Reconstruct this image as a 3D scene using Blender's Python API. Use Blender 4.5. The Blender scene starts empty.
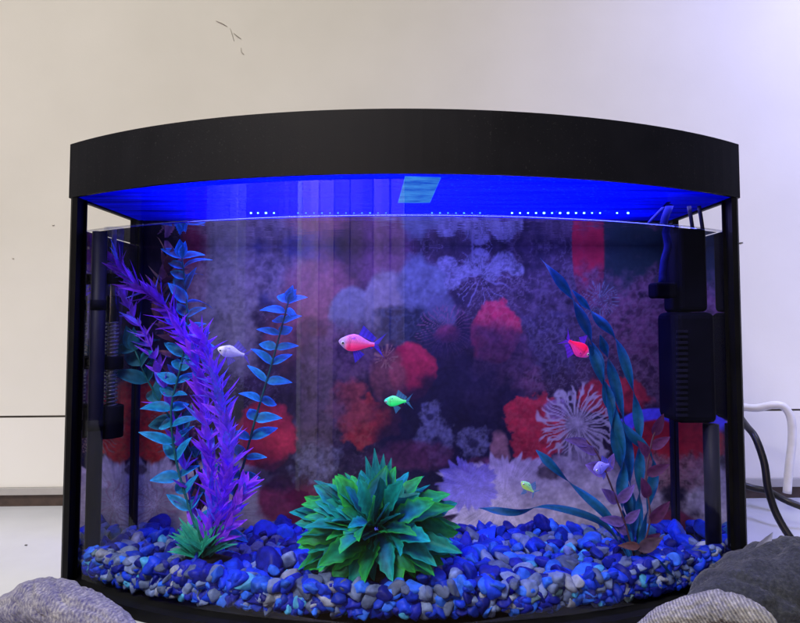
import bpy, math, random
import numpy as np
from mathutils import Vector, Matrix, Euler

random.seed(7); rng = np.random.default_rng(11)
SC = bpy.context.scene
COL = SC.collection
PI = math.pi

# ------------------------------------------------------------------ camera
CAM = Vector((0.0, 0.0, 0.237)); PITCH = math.radians(2.8); F = 600.0
PU, PV = 404.5, 291.0
FW = Vector((0, math.cos(PITCH), math.sin(PITCH))); UP = Vector((0, -math.sin(PITCH), math.cos(PITCH)))
def at(u, v, D):
    """where the line of sight of photo point (u, v) meets the plane y = D"""
    d = FW * F + Vector((1, 0, 0)) * (u - PU) + UP * (PV - v)
    return CAM + d * (D / d.y)
def px(p):
    d = Vector(p) - CAM
    w = d.dot(FW)
    return (PU + d.x * F / w, PV - d.dot(UP) * F / w)
cd = bpy.data.cameras.new('camera'); cam = bpy.data.objects.new('camera', cd); COL.objects.link(cam)
cam.location = CAM; cam.rotation_euler = (PI / 2 + PITCH, 0, 0)
cd.sensor_width = 36.0; cd.lens = F / 800 * 36; cd.shift_x = -(PU - 400) / 800; cd.shift_y = (PV - 311.5) / 800
cd.clip_start = 0.02; cd.clip_end = 50
SC.camera = cam

# ------------------------------------------------------------------ helpers
def tag(o, label=None, cat=None, group=None, kind=None):
    if label: o['label'] = label
    if cat: o['category'] = cat
    if group: o['group'] = group
    if kind: o['kind'] = kind
    return o
def empty(name, loc):
    o = bpy.data.objects.new(name, None); COL.objects.link(o); o.location = loc; o.empty_display_size = .02
    return o
class MB:
    def __init__(s): s.v = []; s.f = []; s.c = []; s.m = []; s.cur = 0; s.fit = False
    def add(s, vs, fs, col=(1, 1, 1)):
        b = len(s.v)
        s.v += [tuple(p) for p in vs]
        if isinstance(col, list): s.c += [tuple(c) for c in col]
        else: s.c += [tuple(col)] * len(vs)
        s.f += [tuple(b + i for i in f) for f in fs]; s.m += [s.cur] * len(fs)
    def box(s, lo, hi, col=(1, 1, 1)):
        x0, y0, z0 = lo; x1, y1, z1 = hi
        s.add([(x0,y0,z0),(x1,y0,z0),(x1,y1,z0),(x0,y1,z0),(x0,y0,z1),(x1,y0,z1),(x1,y1,z1),(x0,y1,z1)],
              [(3,2,1,0),(4,5,6,7),(0,1,5,4),(1,2,6,5),(2,3,7,6),(3,0,4,7)], col)
    def tube(s, pts, rad, n=12, col=(1, 1, 1), cap=True, squash=1.0):
        pts = [Vector(p) for p in pts]; k = len(pts)
        rads = rad if isinstance(rad, (list, tuple)) else [rad] * k
        vs = []; fs = []; prev = None
        for i in range(k):
            t = (pts[min(i + 1, k - 1)] - pts[max(i - 1, 0)]).normalized()
            if prev is None: a = t.cross(Vector((0, 0, 1)) if abs(t.z) < .9 else Vector((1, 0, 0))).normalized()
            else: a = (prev - t * prev.dot(t)).normalized()
            prev = a; b = t.cross(a)
            for j in range(n):
                w = 2 * PI * j / n
                vs.append(pts[i] + a * math.cos(w) * rads[i] + b * math.sin(w) * rads[i] * squash)
        for i in range(k - 1):
            for j in range(n):
                fs.append((i*n+j, i*n+(j+1)%n, (i+1)*n+(j+1)%n, (i+1)*n+j))
        if cap: fs.append(tuple(range(n))[::-1]); fs.append(tuple((k-1)*n + j for j in range(n)))
        s.add(vs, fs, col)
    def prism(s, poly, z0, z1, col=(1, 1, 1)):
        n = len(poly)
        vs = [(x, y, z0) for x, y in poly] + [(x, y, z1) for x, y in poly]
        fs = [tuple(range(n))[::-1], tuple(range(n, 2 * n))] + [(i, (i+1) % n, n + (i+1) % n, n + i) for i in range(n)]
        s.add(vs, fs, col)
    def ring(s, outer, inner, z0, z1, col=(1, 1, 1)):
        n = len(outer)
        vs = [(x, y, z) for z in (z0, z1) for P in (outer, inner) for x, y in P]
        fs = []
        for i in range(n):
            j = (i + 1) % n
            fs += [(i, j, 2*n+j, 2*n+i), (n+j, n+i, 3*n+i, 3*n+j), (i, n+i, n+j, j), (2*n+i, 2*n+j, 3*n+j, 3*n+i)]
        s.add(vs, fs, col)
    def build(s, name, mats, parent=None, smooth=True, origin=None, bevel=0, auto=None):
        if s.fit:       # stay inside the glass and under the water
            k = HW - .0066
            s.v = [(max(-k, min(k, x)), max(front_y(max(-k, min(k, x))) + .0062, min(.6525, y)), min(z, .3165)) for x, y, z in s.v]
        me = bpy.data.meshes.new(name)
        wo = parent.matrix_world.translation.copy() if (parent is not None and origin is None) else Vector(origin or (0, 0, 0))
        if parent is not None:
            q = parent; wo = Vector((0, 0, 0))
            while q is not None: wo += q.location; q = q.parent
        vs = [(p[0]-wo.x, p[1]-wo.y, p[2]-wo.z) for p in s.v]
        me.from_pydata(vs, [], s.f); 
        at_ = me.color_attributes.new('Col', 'FLOAT_COLOR', 'POINT')
        a = np.ones((len(vs), 4), np.float32); a[:, :3] = np.array(s.c, np.float32).reshape(-1, 3)
        at_.data.foreach_set('color', a.ravel())
        mats = mats if isinstance(mats, (list, tuple)) else [mats]
        for m in mats: me.materials.append(m)
        me.polygons.foreach_set('material_index', s.m)
        me.polygons.foreach_set('use_smooth', [smooth] * len(me.polygons))
        me.update()
        o = bpy.data.objects.new(name, me); COL.objects.link(o)
        if parent is not None: o.parent = parent
        else: o.location = wo
        if bevel:
            b = o.modifiers.new('bevel', 'BEVEL'); b.width = bevel; b.segments = 3; b.limit_method = 'ANGLE'; b.angle_limit = .6
            b.harden_normals = False
        return o

def spline(pts, n):
    """Catmull-Rom through the points"""
    P = [Vector(p) for p in pts]; P = [P[0]*2 - P[1]] + P + [P[-1]*2 - P[-2]]
    k = len(P) - 3; out = []
    for i in range(n):
        t = i / (n - 1) * k; a = min(int(t), k - 1); f = t - a
        p0, p1, p2, p3 = P[a:a+4]
        out.append(.5 * ((2*p1) + (p2-p0)*f + (2*p0-5*p1+4*p2-p3)*f*f + (3*p1-p0-3*p2+p3)*f**3))
    return out

# ------------------------------------------------------------------ materials
def new(name):
    m = bpy.data.materials.new(name); m.use_nodes = True; nt = m.node_tree; nt.nodes.clear()
    out = nt.nodes.new('ShaderNodeOutputMaterial')
    return m, nt, out
def N(nt, t, **kw):
    n = nt.nodes.new('ShaderNode' + t)
    for k, v in kw.items():
        if k in n.inputs: n.inputs[k].default_value = v
        else: setattr(n, k, v)
    return n
def ramp(nt, fac, stops):
    r = nt.nodes.new('ShaderNodeValToRGB'); e = r.color_ramp.elements
    while len(e) < len(stops): e.new(.5)
    for k, (p, c) in enumerate(stops): e[k].position = p; e[k].color = (*c, 1)
    nt.links.new(fac, r.inputs[0]); return r.outputs[0]
def noise(nt, scale, detail=4, rough=.55, vec=None, dist=0.0):
    n = N(nt, 'TexNoise'); n.inputs['Scale'].default_value = scale; n.inputs['Detail'].default_value = detail
    n.inputs['Roughness'].default_value = rough; n.inputs['Distortion'].default_value = dist
    if vec is None:
        tc = N(nt, 'TexCoord'); vec = tc.outputs['Object']
    nt.links.new(vec, n.inputs['Vector']); return n
def bump(nt, h, strength, dist=.001):
    b = N(nt, 'Bump'); b.inputs['Strength'].default_value = strength; b.inputs['Distance'].default_value = dist
    nt.links.new(h, b.inputs['Height']); return b.outputs[0]
def plain(name, c1, c2, scale=60, rough=.5, bstr=.15, bscale=None, spec=.5, metal=0.0, bdist=.0006):
    m, nt, out = new(name); p = N(nt, 'BsdfPrincipled')
    n = noise(nt, scale); nt.links.new(ramp(nt, n.outputs[0], [(.3, c1), (.7, c2)]), p.inputs['Base Color'])
    n2 = noise(nt, bscale or scale * 5, 3); nt.links.new(bump(nt, n2.outputs[0], bstr, bdist), p.inputs['Normal'])
    rr = N(nt, 'MapRange'); rr.inputs['To Min'].default_value = rough * .8; rr.inputs['To Max'].default_value = min(1, rough * 1.2)
    nt.links.new(n.outputs[0], rr.inputs['Value']); nt.links.new(rr.outputs[0], p.inputs['Roughness'])
    p.inputs['Specular IOR Level'].default_value = spec; p.inputs['Metallic'].default_value = metal
    nt.links.new(p.outputs[0], out.inputs[0]); return m
def vcol(name, rough=.5, trans=0.0, fluor=0.0, spec=.4, var=.25, vscale=150, bstr=.1, bscale=600, alpha=1.0, bdist=.0004):
    """paint carried by the mesh itself, broken up by fine noise; trans lets light through, fluor is the share the dye gives off under the blue lamp"""
    m, nt, out = new(name); p = N(nt, 'BsdfPrincipled')
    a = N(nt, 'Attribute'); a.attribute_name = 'Col'
    n = noise(nt, vscale); mr = N(nt, 'MapRange'); mr.inputs['From Min'].default_value = .25; mr.inputs['From Max'].default_value = .75
    mr.inputs['To Min'].default_value = 1 - var; mr.inputs['To Max'].default_value = 1 + var; nt.links.new(n.outputs[0], mr.inputs['Value'])
    mx = N(nt, 'VectorMath', operation='SCALE'); nt.links.new(a.outputs['Color'], mx.inputs[0]); nt.links.new(mr.outputs[0], mx.inputs['Scale'])
    nt.links.new(mx.outputs[0], p.inputs['Base Color'])
    p.inputs['Roughness'].default_value = rough; p.inputs['Specular IOR Level'].default_value = spec
    n2 = noise(nt, bscale, 3); nt.links.new(bump(nt, n2.outputs[0], bstr, bdist), p.inputs['Normal'])
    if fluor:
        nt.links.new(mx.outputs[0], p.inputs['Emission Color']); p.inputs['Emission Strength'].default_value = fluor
    sh = p.outputs[0]
    if trans:
        t = N(nt, 'BsdfTranslucent'); nt.links.new(mx.outputs[0], t.inputs['Color'])
        ms = N(nt, 'MixShader'); ms.inputs[0].default_value = trans
        nt.links.new(sh, ms.inputs[1]); nt.links.new(t.outputs[0], ms.inputs[2]); sh = ms.outputs[0]
    if alpha < 1:
        t = N(nt, 'BsdfTransparent'); ms = N(nt, 'MixShader'); ms.inputs[0].default_value = alpha
        nt.links.new(t.outputs[0], ms.inputs[1]); nt.links.new(sh, ms.inputs[2]); sh = ms.outputs[0]
    nt.links.new(sh, out.inputs[0]); return m

def glass_mat(name, base=.02, tint=(1, 1, 1), cap=.2):
    """clear pane: lets everything through, mirrors by angle on the face turned to the eye"""
    m, nt, out = new(name)
    tr = N(nt, 'BsdfTransparent'); tr.inputs[0].default_value = (*tint, 1)
    gl = N(nt, 'BsdfGlossy'); gl.inputs['Roughness'].default_value = .0
    fr = N(nt, 'Fresnel'); fr.inputs['IOR'].default_value = 1.5
    ge = N(nt, 'NewGeometry'); inv = N(nt, 'Math', operation='SUBTRACT'); inv.inputs[0].default_value = 1
    nt.links.new(ge.outputs['Backfacing'], inv.inputs[1])
    mu = N(nt, 'Math', operation='MULTIPLY'); nt.links.new(fr.outputs[0], mu.inputs[0]); nt.links.new(inv.outputs[0], mu.inputs[1])
    mu2 = N(nt, 'Math', operation='MULTIPLY'); mu2.inputs[1].default_value = base; nt.links.new(mu.outputs[0], mu2.inputs[0])
    mn = N(nt, 'Math', operation='MINIMUM'); mn.inputs[1].default_value = cap; nt.links.new(mu2.outputs[0], mn.inputs[0]); mu2 = mn
    ms = N(nt, 'MixShader'); nt.links.new(mu2.outputs[0], ms.inputs[0]); nt.links.new(tr.outputs[0], ms.inputs[1]); nt.links.new(gl.outputs[0], ms.inputs[2])
    nt.links.new(ms.outputs[0], out.inputs[0]); return m
WATER_Z = 0.3178
def side_glass_mat():
    """side pane: under water it mirrors at a flat angle (total reflection), above water it is clear"""
    m, nt, out = new('side glass'); tr = N(nt, 'BsdfTransparent'); gl = N(nt, 'BsdfGlossy'); gl.inputs['Roughness'].default_value = .0
    gl.inputs['Color'].default_value = (.8, .8, .85, 1)
    lw = N(nt, 'LayerWeight'); lw.inputs['Blend'].default_value = .5
    mr = N(nt, 'MapRange', interpolation_type='SMOOTHSTEP'); mr.inputs['From Min'].default_value = .25; mr.inputs['From Max'].default_value = .5
    mr.inputs['To Min'].default_value = .05; mr.inputs['To Max'].default_value = .995
    nt.links.new(lw.outputs['Facing'], mr.inputs['Value'])
    ge = N(nt, 'NewGeometry'); sx = N(nt, 'SeparateXYZ'); nt.links.new(ge.outputs['Position'], sx.inputs[0])
    lt = N(nt, 'Math', operation='LESS_THAN'); lt.inputs[1].default_value = WATER_Z; nt.links.new(sx.outputs['Z'], lt.inputs[0])
    # only the face turned into the water mirrors
    inv = N(nt, 'Math', operation='SUBTRACT'); inv.inputs[0].default_value = 1; nt.links.new(ge.outputs['Backfacing'], inv.inputs[1])
    sn = N(nt, 'SeparateXYZ'); nt.links.new(ge.outputs['True Normal'], sn.inputs[0])
    pr = N(nt, 'Math', operation='MULTIPLY'); nt.links.new(sn.outputs['X'], pr.inputs[0]); nt.links.new(sx.outputs['X'], pr.inputs[1])
    lt2 = N(nt, 'Math', operation='LESS_THAN'); lt2.inputs[1].default_value = 0; nt.links.new(pr.outputs[0], lt2.inputs[0])
    a = N(nt, 'Math', operation='MULTIPLY'); nt.links.new(mr.outputs[0], a.inputs[0]); nt.links.new(lt.outputs[0], a.inputs[1])
    b = N(nt, 'Math', operation='MULTIPLY'); nt.links.new(a.outputs[0], b.inputs[0]); nt.links.new(lt2.outputs[0], b.inputs[1])
    c = N(nt, 'Math', operation='MULTIPLY'); nt.links.new(b.outputs[0], c.inputs[0]); nt.links.new(inv.outputs[0], c.inputs[1])
    ms = N(nt, 'MixShader'); nt.links.new(c.outputs[0], ms.inputs[0]); nt.links.new(tr.outputs[0], ms.inputs[1]); nt.links.new(gl.outputs[0], ms.inputs[2])
    nt.links.new(ms.outputs[0], out.inputs[0]); return m
def water_mat():
    m, nt, out = new('water'); tr = N(nt, 'BsdfTransparent'); gl = N(nt, 'BsdfGlossy'); gl.inputs['Roughness'].default_value = .015
    tr.inputs[0].default_value = (.93, .95, 1, 1)
    lw = N(nt, 'LayerWeight'); lw.inputs['Blend'].default_value = .5
    fr = N(nt, 'MapRange', interpolation_type='SMOOTHSTEP'); fr.inputs['From Min'].default_value = .55; fr.inputs['From Max'].default_value = .8
    fr.inputs['To Min'].default_value = .03; fr.inputs['To Max'].default_value = .97; nt.links.new(lw.outputs['Facing'], fr.inputs['Value'])
    n = noise(nt, 22, 3); bm = bump(nt, n.outputs[0], .25, .004)
    nt.links.new(bm, gl.inputs['Normal'])
    ms = N(nt, 'MixShader'); nt.links.new(fr.outputs[0], ms.inputs[0]); nt.links.new(tr.outputs[0], ms.inputs[1]); nt.links.new(gl.outputs[0], ms.inputs[2])
    nt.links.new(ms.outputs[0], out.inputs[0]); return m
def emit(name, c1, c2, s, scale=40, stretch=(1, 1, 1)):
    m, nt, out = new(name); tc = N(nt, 'TexCoord'); mp = N(nt, 'Mapping'); mp.inputs['Scale'].default_value = stretch
    nt.links.new(tc.outputs['Object'], mp.inputs[0])
    n = noise(nt, scale, 5, .6, mp.outputs[0]); e = N(nt, 'Emission'); e.inputs['Strength'].default_value = s
    nt.links.new(ramp(nt, n.outputs[0], [(.3, c1), (.7, c2)]), e.inputs['Color'])
    nt.links.new(e.outputs[0], out.inputs[0]); return m

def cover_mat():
    m, nt, out = new('glowing blue cover'); tc = N(nt, 'TexCoord'); sx = N(nt, 'SeparateXYZ'); nt.links.new(tc.outputs['Object'], sx.inputs[0])
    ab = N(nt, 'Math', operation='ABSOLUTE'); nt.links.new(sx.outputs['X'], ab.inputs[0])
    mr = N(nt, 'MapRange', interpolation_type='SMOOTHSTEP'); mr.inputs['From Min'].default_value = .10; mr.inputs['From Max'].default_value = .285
    mr.inputs['To Min'].default_value = 1; mr.inputs['To Max'].default_value = .10; nt.links.new(ab.outputs[0], mr.inputs['Value'])  # fall-off of the light towards the ends put into the emission
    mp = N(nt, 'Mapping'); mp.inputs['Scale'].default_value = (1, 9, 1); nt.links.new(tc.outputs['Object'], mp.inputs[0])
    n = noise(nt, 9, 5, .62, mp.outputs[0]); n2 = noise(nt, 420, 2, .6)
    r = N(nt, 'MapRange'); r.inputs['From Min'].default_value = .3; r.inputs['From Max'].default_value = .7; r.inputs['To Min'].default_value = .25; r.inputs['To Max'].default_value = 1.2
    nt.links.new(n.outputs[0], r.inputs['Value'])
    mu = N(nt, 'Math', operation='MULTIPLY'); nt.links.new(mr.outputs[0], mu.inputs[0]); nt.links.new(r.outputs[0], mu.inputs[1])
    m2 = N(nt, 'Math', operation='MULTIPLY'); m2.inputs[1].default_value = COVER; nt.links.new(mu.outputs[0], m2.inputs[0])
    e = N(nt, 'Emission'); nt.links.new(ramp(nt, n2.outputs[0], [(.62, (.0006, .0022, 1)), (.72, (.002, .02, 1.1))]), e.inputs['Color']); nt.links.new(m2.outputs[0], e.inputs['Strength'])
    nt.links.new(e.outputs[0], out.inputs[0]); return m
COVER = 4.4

M = {}
M['black'] = plain('matte black plastic', (.0032, .0036, .0066), (.005, .0054, .0095), 30, .6, .1, 900, .2)
def dusty(m, amount):
    nt = m.node_tree; p = next(n for n in nt.nodes if n.type == 'BSDF_PRINCIPLED'); src = p.inputs['Base Color'].links[0].from_socket
    a = noise(nt, 700, 2, .5); b = noise(nt, 7, 4, .6)
    r1 = ramp(nt, a.outputs[0], [(.66, (0, 0, 0)), (.72, (1, 1, 1))]); r2 = ramp(nt, b.outputs[0], [(.4, (.02, .02, .02)), (.75, (1, 1, 1))])
    mu = N(nt, 'Mix', data_type='RGBA', blend_type='MULTIPLY'); mu.inputs[0].default_value = 1; nt.links.new(r1, mu.inputs[6]); nt.links.new(r2, mu.inputs[7])
    mx = N(nt, 'Mix', data_type='RGBA'); nt.links.new(mu.outputs[2], mx.inputs[0]); nt.links.new(src, mx.inputs[6]); mx.inputs[7].default_value = (amount, amount, amount*1.05, 1)
    nt.links.new(mx.outputs[2], p.inputs['Base Color'])
dusty(M['black'], .05)
M['trim'] = plain('black trim', (.003, .003, .004), (.006, .006, .007), 40, .55, .08, 600, .1)
M['pipe'] = plain('dark blue black plastic', (.004, .004, .02), (.008, .008, .035), 40, .5, .1, 500, .1)
M['filterbody'] = plain('filter black plastic', (.002, .002, .010), (.004, .004, .016), 40, .6, .15, 300, .02)
M['glass'] = glass_mat('front glass', 1.15, cap=.036)
M['sideglass'] = side_glass_mat()
M['water'] = water_mat()
M['cover'] = cover_mat()
M['diode'] = emit('diode', (.10, .40, 1), (.22, .55, 1), 6, 40)
M['dimdiode'] = emit('dim diode', (.02, .16, .9), (.08, .36, 1), 2.2, 40)
M['flap'] = emit('glowing clear flap', (.003, .07, .62), (.05, .30, .85), 1.0, 45, (1, 2, 1))
M['wallpaint'] = plain('wall paint', (.66, .655, .615), (.75, .745, .71), 4, .6, .12, 220, .3)
M['lower'] = plain('lower wall panel', (.70, .695, .67), (.74, .735, .71), 5, .45, .06, 150, .4)
M['seam'] = plain('panel seam', (.06, .05, .045), (.1, .09, .08), 60, .8)
M['lip'] = plain('grey metal lip', (.36, .35, .35), (.44, .43, .42), 40, .4, .05, 300, .5, .3)
M['brown'] = plain('dark wood edge', (.035, .022, .018), (.07, .045, .035), 90, .5, .2, 300)
M['table'] = plain('white marble top', (.44, .45, .50), (.50, .51, .56), 9, .22, .03, 120, .5)
M['scratch'] = plain('pencil grey', (.40, .37, .33), (.5, .47, .43), 200, .8)
M['dot'] = plain('dark speck', (.05, .05, .05), (.1, .1, .1), 200, .8)
M['cable'] = plain('black rubber', (.006, .006, .007), (.012, .012, .014), 90, .4, .05, 500, .4)
M['whitecable'] = plain('white sleeve', (.66, .66, .66), (.74, .74, .75), 90, .4, .05, 500, .4)
M['leaf'] = vcol('leaf plastic', .5, .25, .0, .12, .3, 180, .25, 260)
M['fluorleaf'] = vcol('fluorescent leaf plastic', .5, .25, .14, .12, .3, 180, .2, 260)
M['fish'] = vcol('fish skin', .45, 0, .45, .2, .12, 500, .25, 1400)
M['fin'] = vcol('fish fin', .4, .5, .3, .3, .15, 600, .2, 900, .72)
M['stone'] = vcol('pebble', .5, 0, 0, .14, .4, 170, .5, 420, 1, .0006)
M['print'] = vcol('printed poster', .6, 0, 0, .05, .12, 260, .05, 300)
M['hose'] = plain('blue lit hose', (.005, .007, .10), (.01, .015, .16), 100, .7, spec=.05)
M['ctube'] = None

# ------------------------------------------------------------------ tank outlines
HW = .292; SIDE = .537; BOW = .452; BACK = .662
def arc(hw, side, bow, n=48):
    s = side - bow; R = (hw * hw + s * s) / (2 * s); cy = bow + R
    th = math.asin(hw / R)
    return [(R * math.sin(-th + 2 * th * i / n), cy - R * math.cos(-th + 2 * th * i / n)) for i in range(n + 1)]
def outline(off, n=48):
    hw = HW + off; side = SIDE - off * .3; bow = BOW - off
    return arc(hw, side, bow, n) + [(hw, BACK + off), (-hw, BACK + off)]
def front_y(x, off=0):
    s = SIDE - BOW; R = (HW*HW + s*s) / (2*s)
    return BOW + R - math.sqrt(R*R - x*x) + off
ZG0, ZG1 = .008, .347
tank = empty('aquarium', (0, .55, 0))
tag(tank, 'bow front glass aquarium with black hood, lit blue and full of water', 'aquarium')
t = MB()
a_out, a_in = arc(HW, SIDE, BOW), arc(HW - .0005, SIDE + .005, BOW + .005)
n = len(a_out)
for P, Q in (((a_out, ZG0), (a_out, ZG1)), ((a_in, ZG1), (a_in, ZG0)), ((a_in, ZG0), (a_out, ZG0)), ((a_out, ZG1), (a_in, ZG1))):
    t.add([(x, y, P[1]) for x, y in P[0]] + [(x, y, Q[1]) for x, y in Q[0]], [(i, i+1, n+i+1, n+i) for i in range(n - 1)])
t.build('front_glass', M['glass'], tank)
for s in (-1, 1):
    t = MB(); t.box((min(s*HW, s*(HW-.0024)), SIDE + .0058, ZG0), (max(s*HW, s*(HW-.0024)), BACK - .0005, ZG1)); t.build('side_glass', M['sideglass'], tank, smooth=False)
t = MB(); t.box((-HW + .0055, BACK - .0045, ZG0), (HW - .0055, BACK - .0005, ZG1)); t.build('back_glass', M['glass'], tank, smooth=False)
# bottom trim and base
t = MB(); t.prism(outline(.0085), .0004, ZG0 - .0002); 
t.ring(outline(.009), outline(.0006), .0004, .0095); t.build('bottom_trim', M['trim'], tank, smooth=False)
# corner trims: angled strips over the front corners
for s in (-1, 1):
    t = MB()
    ins = [(x, y) for x, y in a_out if s * x > HW - .0085] if s > 0 else [(x, y) for x, y in a_out if s * x > HW - .0085]
    pl = [(s*(HW + .0085), SIDE - .001), (s*(HW + .0085), SIDE + .013), (s*(HW + .0008), SIDE + .013), (s*(HW + .0008), SIDE + .001),
          (s*(HW - .0015), SIDE - .0012), (s*(HW - .0015), SIDE - .0085), (s*(HW + .004), SIDE - .007)]
    if s < 0: pl = pl[::-1]
    t.prism(pl, .0098, .3465); t.build('corner_trim', M['trim'], tank, smooth=False)
    t = MB(); x0, x1 = sorted((s*(HW + .0006), s*(HW + .007))); t.box((x0, BACK - .012, .0098), (x1, BACK + .0005, .3465)); t.build('corner_trim', M['trim'], tank, smooth=False)
for s in (-1, 1):
    t = MB(); x0, x1 = sorted((s*(HW - .0026), s*(HW - .0068))); t.box((x0, BACK - .0125, .0086), (x1, BACK - .0085, .3463)); t.build('corner_seal', M['pipe'], tank, smooth=False, bevel=.001)
    t = MB(); x0, x1 = sorted((s*(HW - .0026), s*(HW + .0004))); t.box((x0, SIDE + .0051, .0098), (x1, SIDE + .0057, .3463)); t.build('corner_seal', M['trim'], tank, smooth=False)
# hood
t = MB(); t.ring(outline(.0095), outline(.0055), .3467, .3955)
t.prism(outline(.0053), .388, .3950)
hood = t.build('hood', M['black'], tank, smooth=False)
# cover under the hood, made to emit the blue light itself
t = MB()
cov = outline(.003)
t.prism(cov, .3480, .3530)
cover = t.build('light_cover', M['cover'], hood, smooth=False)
def on_plane_z(u, v, z):
    d = at(u, v, 1.0) - CAM
    return CAM + d * ((z - CAM.z) / d.z)
# feeding flap in the cover, seen from below; light through it is its own emission
q = [on_plane_z(u, v, .3472) for u, v in ((405, 177), (441, 178), (430, 203), (398, 203))]
t = MB(); t.add([p for p in q] + [(p.x, p.y, .3478) for p in q], [(0,1,2,3), (7,6,5,4), (0,4,5,1), (1,5,6,2), (2,6,7,3), (3,7,4,0)])
t.build('feeding_flap', M['flap'], hood, smooth=False)
# light bar with its diodes
bar = empty('light_bar', (.03, .605, .3475)); tag(bar, 'slim blue light bar with a row of bright diodes under the hood', 'light bar')
t = MB(); t.box((-.165, .600, .3452), (.255, .622, .3478)); t.build('housing', M['cover'], bar, smooth=False)
us = [u for u in (251, 258, 266, 274)] + list(range(298, 392, 8)) + list(range(432, 488, 8)) + list(range(512, 606, 8)) + [617, 628]
icos = None
import bmesh
def ico_arrays(sub):
    b = bmesh.new(); bmesh.ops.create_icosphere(b, subdivisions=sub, radius=1)
    v = np.array([x.co[:] for x in b.verts]); f = np.array([[q.index for q in p.verts] for p in b.faces]); b.free(); return v, f
iv, if_ = ico_arrays(2)
for k, u in enumerate(us):
    p = at(u, 209.5, .5985)
    t = MB(); r = (.001 if (u > 500 or u < 280) else .00072)*random.uniform(.7, 1.2)
    t.add([(p.x + a[0]*r*1.2, p.y + a[1]*r, .3447 + a[2]*r) for a in iv], [tuple(f) for f in if_]); t.build('diode', M['diode'] if (u > 500 or u < 280) else M['dimdiode'], bar)
# water surface
t = MB(); pts = [(x * .985, y + .0056) for x, y in a_in] + [(HW - .0056, BACK - .005), (-HW + .0056, BACK - .005)]
t.add([(x, y, WATER_Z) for x, y in pts], [tuple(range(len(pts)))])
w = t.build('water', M['water'], None, smooth=False); tag(w, 'still water surface inside the aquarium', kind='structure')

m, nt, out = new('water edge'); gb = N(nt, 'BsdfGlass'); gb.inputs['IOR'].default_value = 1.33; gb.inputs['Roughness'].default_value = .02; tb = N(nt, 'BsdfTransparent'); ms = N(nt, 'MixShader'); ms.inputs[0].default_value = .25; gb.inputs['Color'].default_value = (.35, .45, .9, 1); nt.links.new(tb.outputs[0], ms.inputs[1]); nt.links.new(gb.outputs[0], ms.inputs[2]); nt.links.new(ms.outputs[0], out.inputs[0]); M['meniscus'] = m
t = MB(); t.tube([(x*.992, y + .0012, WATER_Z + .0003) for x, y in a_in], .0010, 10); t.build('meniscus', M['meniscus'], w)
# ------------------------------------------------------------------ room
def wall_D(x): return .797 + .036 * x
def wall_pt(u, v, off=0):
    D = .797
    for _ in range(8): D = wall_D(at(u, v, D).x) - off
    return at(u, v, D)
def wall_quad(mb, v0l, v0r, v1l, v1r, off, th):
    """a strip of the wall between two sight lines, th thick"""
    X0, X1 = -1.3, 1.3
    def z(v_l, v_r, x):
        pl, pr = wall_pt(30, v_l), wall_pt(775, v_r)
        return pl.z + (pr.z - pl.z) * (x - pl.x) / (pr.x - pl.x)
    vs = []
    for dy in (off, off - th):
        for x, (a, b) in ((X0, (v0l, v0r)), (X1, (v0l, v0r)), (X1, (v1l, v1r)), (X0, (v1l, v1r))):
            zz = z(a, b, x) if not isinstance(a, str) else 1.6
            vs.append((x, wall_D(x) - dy, zz))
    mb.add(vs, [(0,1,2,3), (7,6,5,4), (0,4,5,1), (1,5,6,2), (2,6,7,3), (3,7,4,0)])
wall = empty('wall', (0, .8, 0)); tag(wall, 'off white panelled wall behind the aquarium', kind='structure')
t = MB(); wall_quad(t, 'top', 'top', 415.5, 409, 0, .02); t.build('upper_panel', M['wallpaint'], wall, smooth=False)
t = MB(); wall_quad(t, 415.6, 409.1, 417.6, 411, -.003, .017); t.build('panel_seam', M['seam'], wall, smooth=False)
t = MB(); wall_quad(t, 417.7, 411.1, 487, 478, 0, .02); t.build('lower_panel', M['lower'], wall, smooth=False)
t = MB(); wall_quad(t, 487.2, 478.2, 494, 486, .004, .024); t.build('metal_lip', M['lip'], wall, smooth=False)
t = MB(); wall_quad(t, 494.2, 486.2, 506, 497.5, .0, .02); t.build('wood_edge', M['brown'], wall, smooth=False)
def scribble(name, mat, pts, r, label, cat):
    t = MB()
    for seg in pts:
        P = spline([wall_pt(u, v, .0004) for u, v in seg], 9); t.tube(P, [r * (.5 + .5 * math.sin(PI * i / 8)) for i in range(9)], 6)
    return tag(t.build(name, mat, wall), None)
scribble('pencil_mark', M['scratch'], [[(216, 21), (222, 23.5), (227, 26.5)], [(230, 28), (232, 34), (234, 41)], [(233.5, 33), (237, 36), (241, 39)], [(241, 48), (241.5, 52), (244, 54.5)]], .0006, 0, 0)
scribble('wall_speck', M['scratch'], [[(52, 225), (53, 225.4), (54.5, 225)]], .0006, 0, 0)
scribble('wall_speck', M['scratch'], [[(12, 258), (13, 258.4), (14, 259)]], .0006, 0, 0)
scribble('wall_speck', M['dot'], [[(738, 243.5), (740, 243), (743, 242.5)]], .0008, 0, 0)

table = empty('table', (0, .4, 0)); tag(table, 'white stone table top that the aquarium stands on', 'table')
t = MB(); t.add([(-1.3, .425, 0), (1.3, .425, 0), (1.3, wall_D(1.3) - .0005, 0), (-1.3, wall_D(-1.3) - .0005, 0), (-1.3, .425, -.03), (1.3, .425, -.03), (1.3, wall_D(1.3), -.03), (-1.3, wall_D(-1.3), -.03)],
      [(0,1,2,3), (7,6,5,4), (0,4,5,1), (1,5,6,2), (3,7,4,0)])
t.build('table_top', M['table'], table, smooth=False)
t = MB(); p = on_plane_z(26, 545, .0005); t.tube([p + Vector((-.0012, 0, 0)), p + Vector((.0012, 0, 0))], .0007, 6); t.build('dirt_speck', M['dot'], table)

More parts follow.
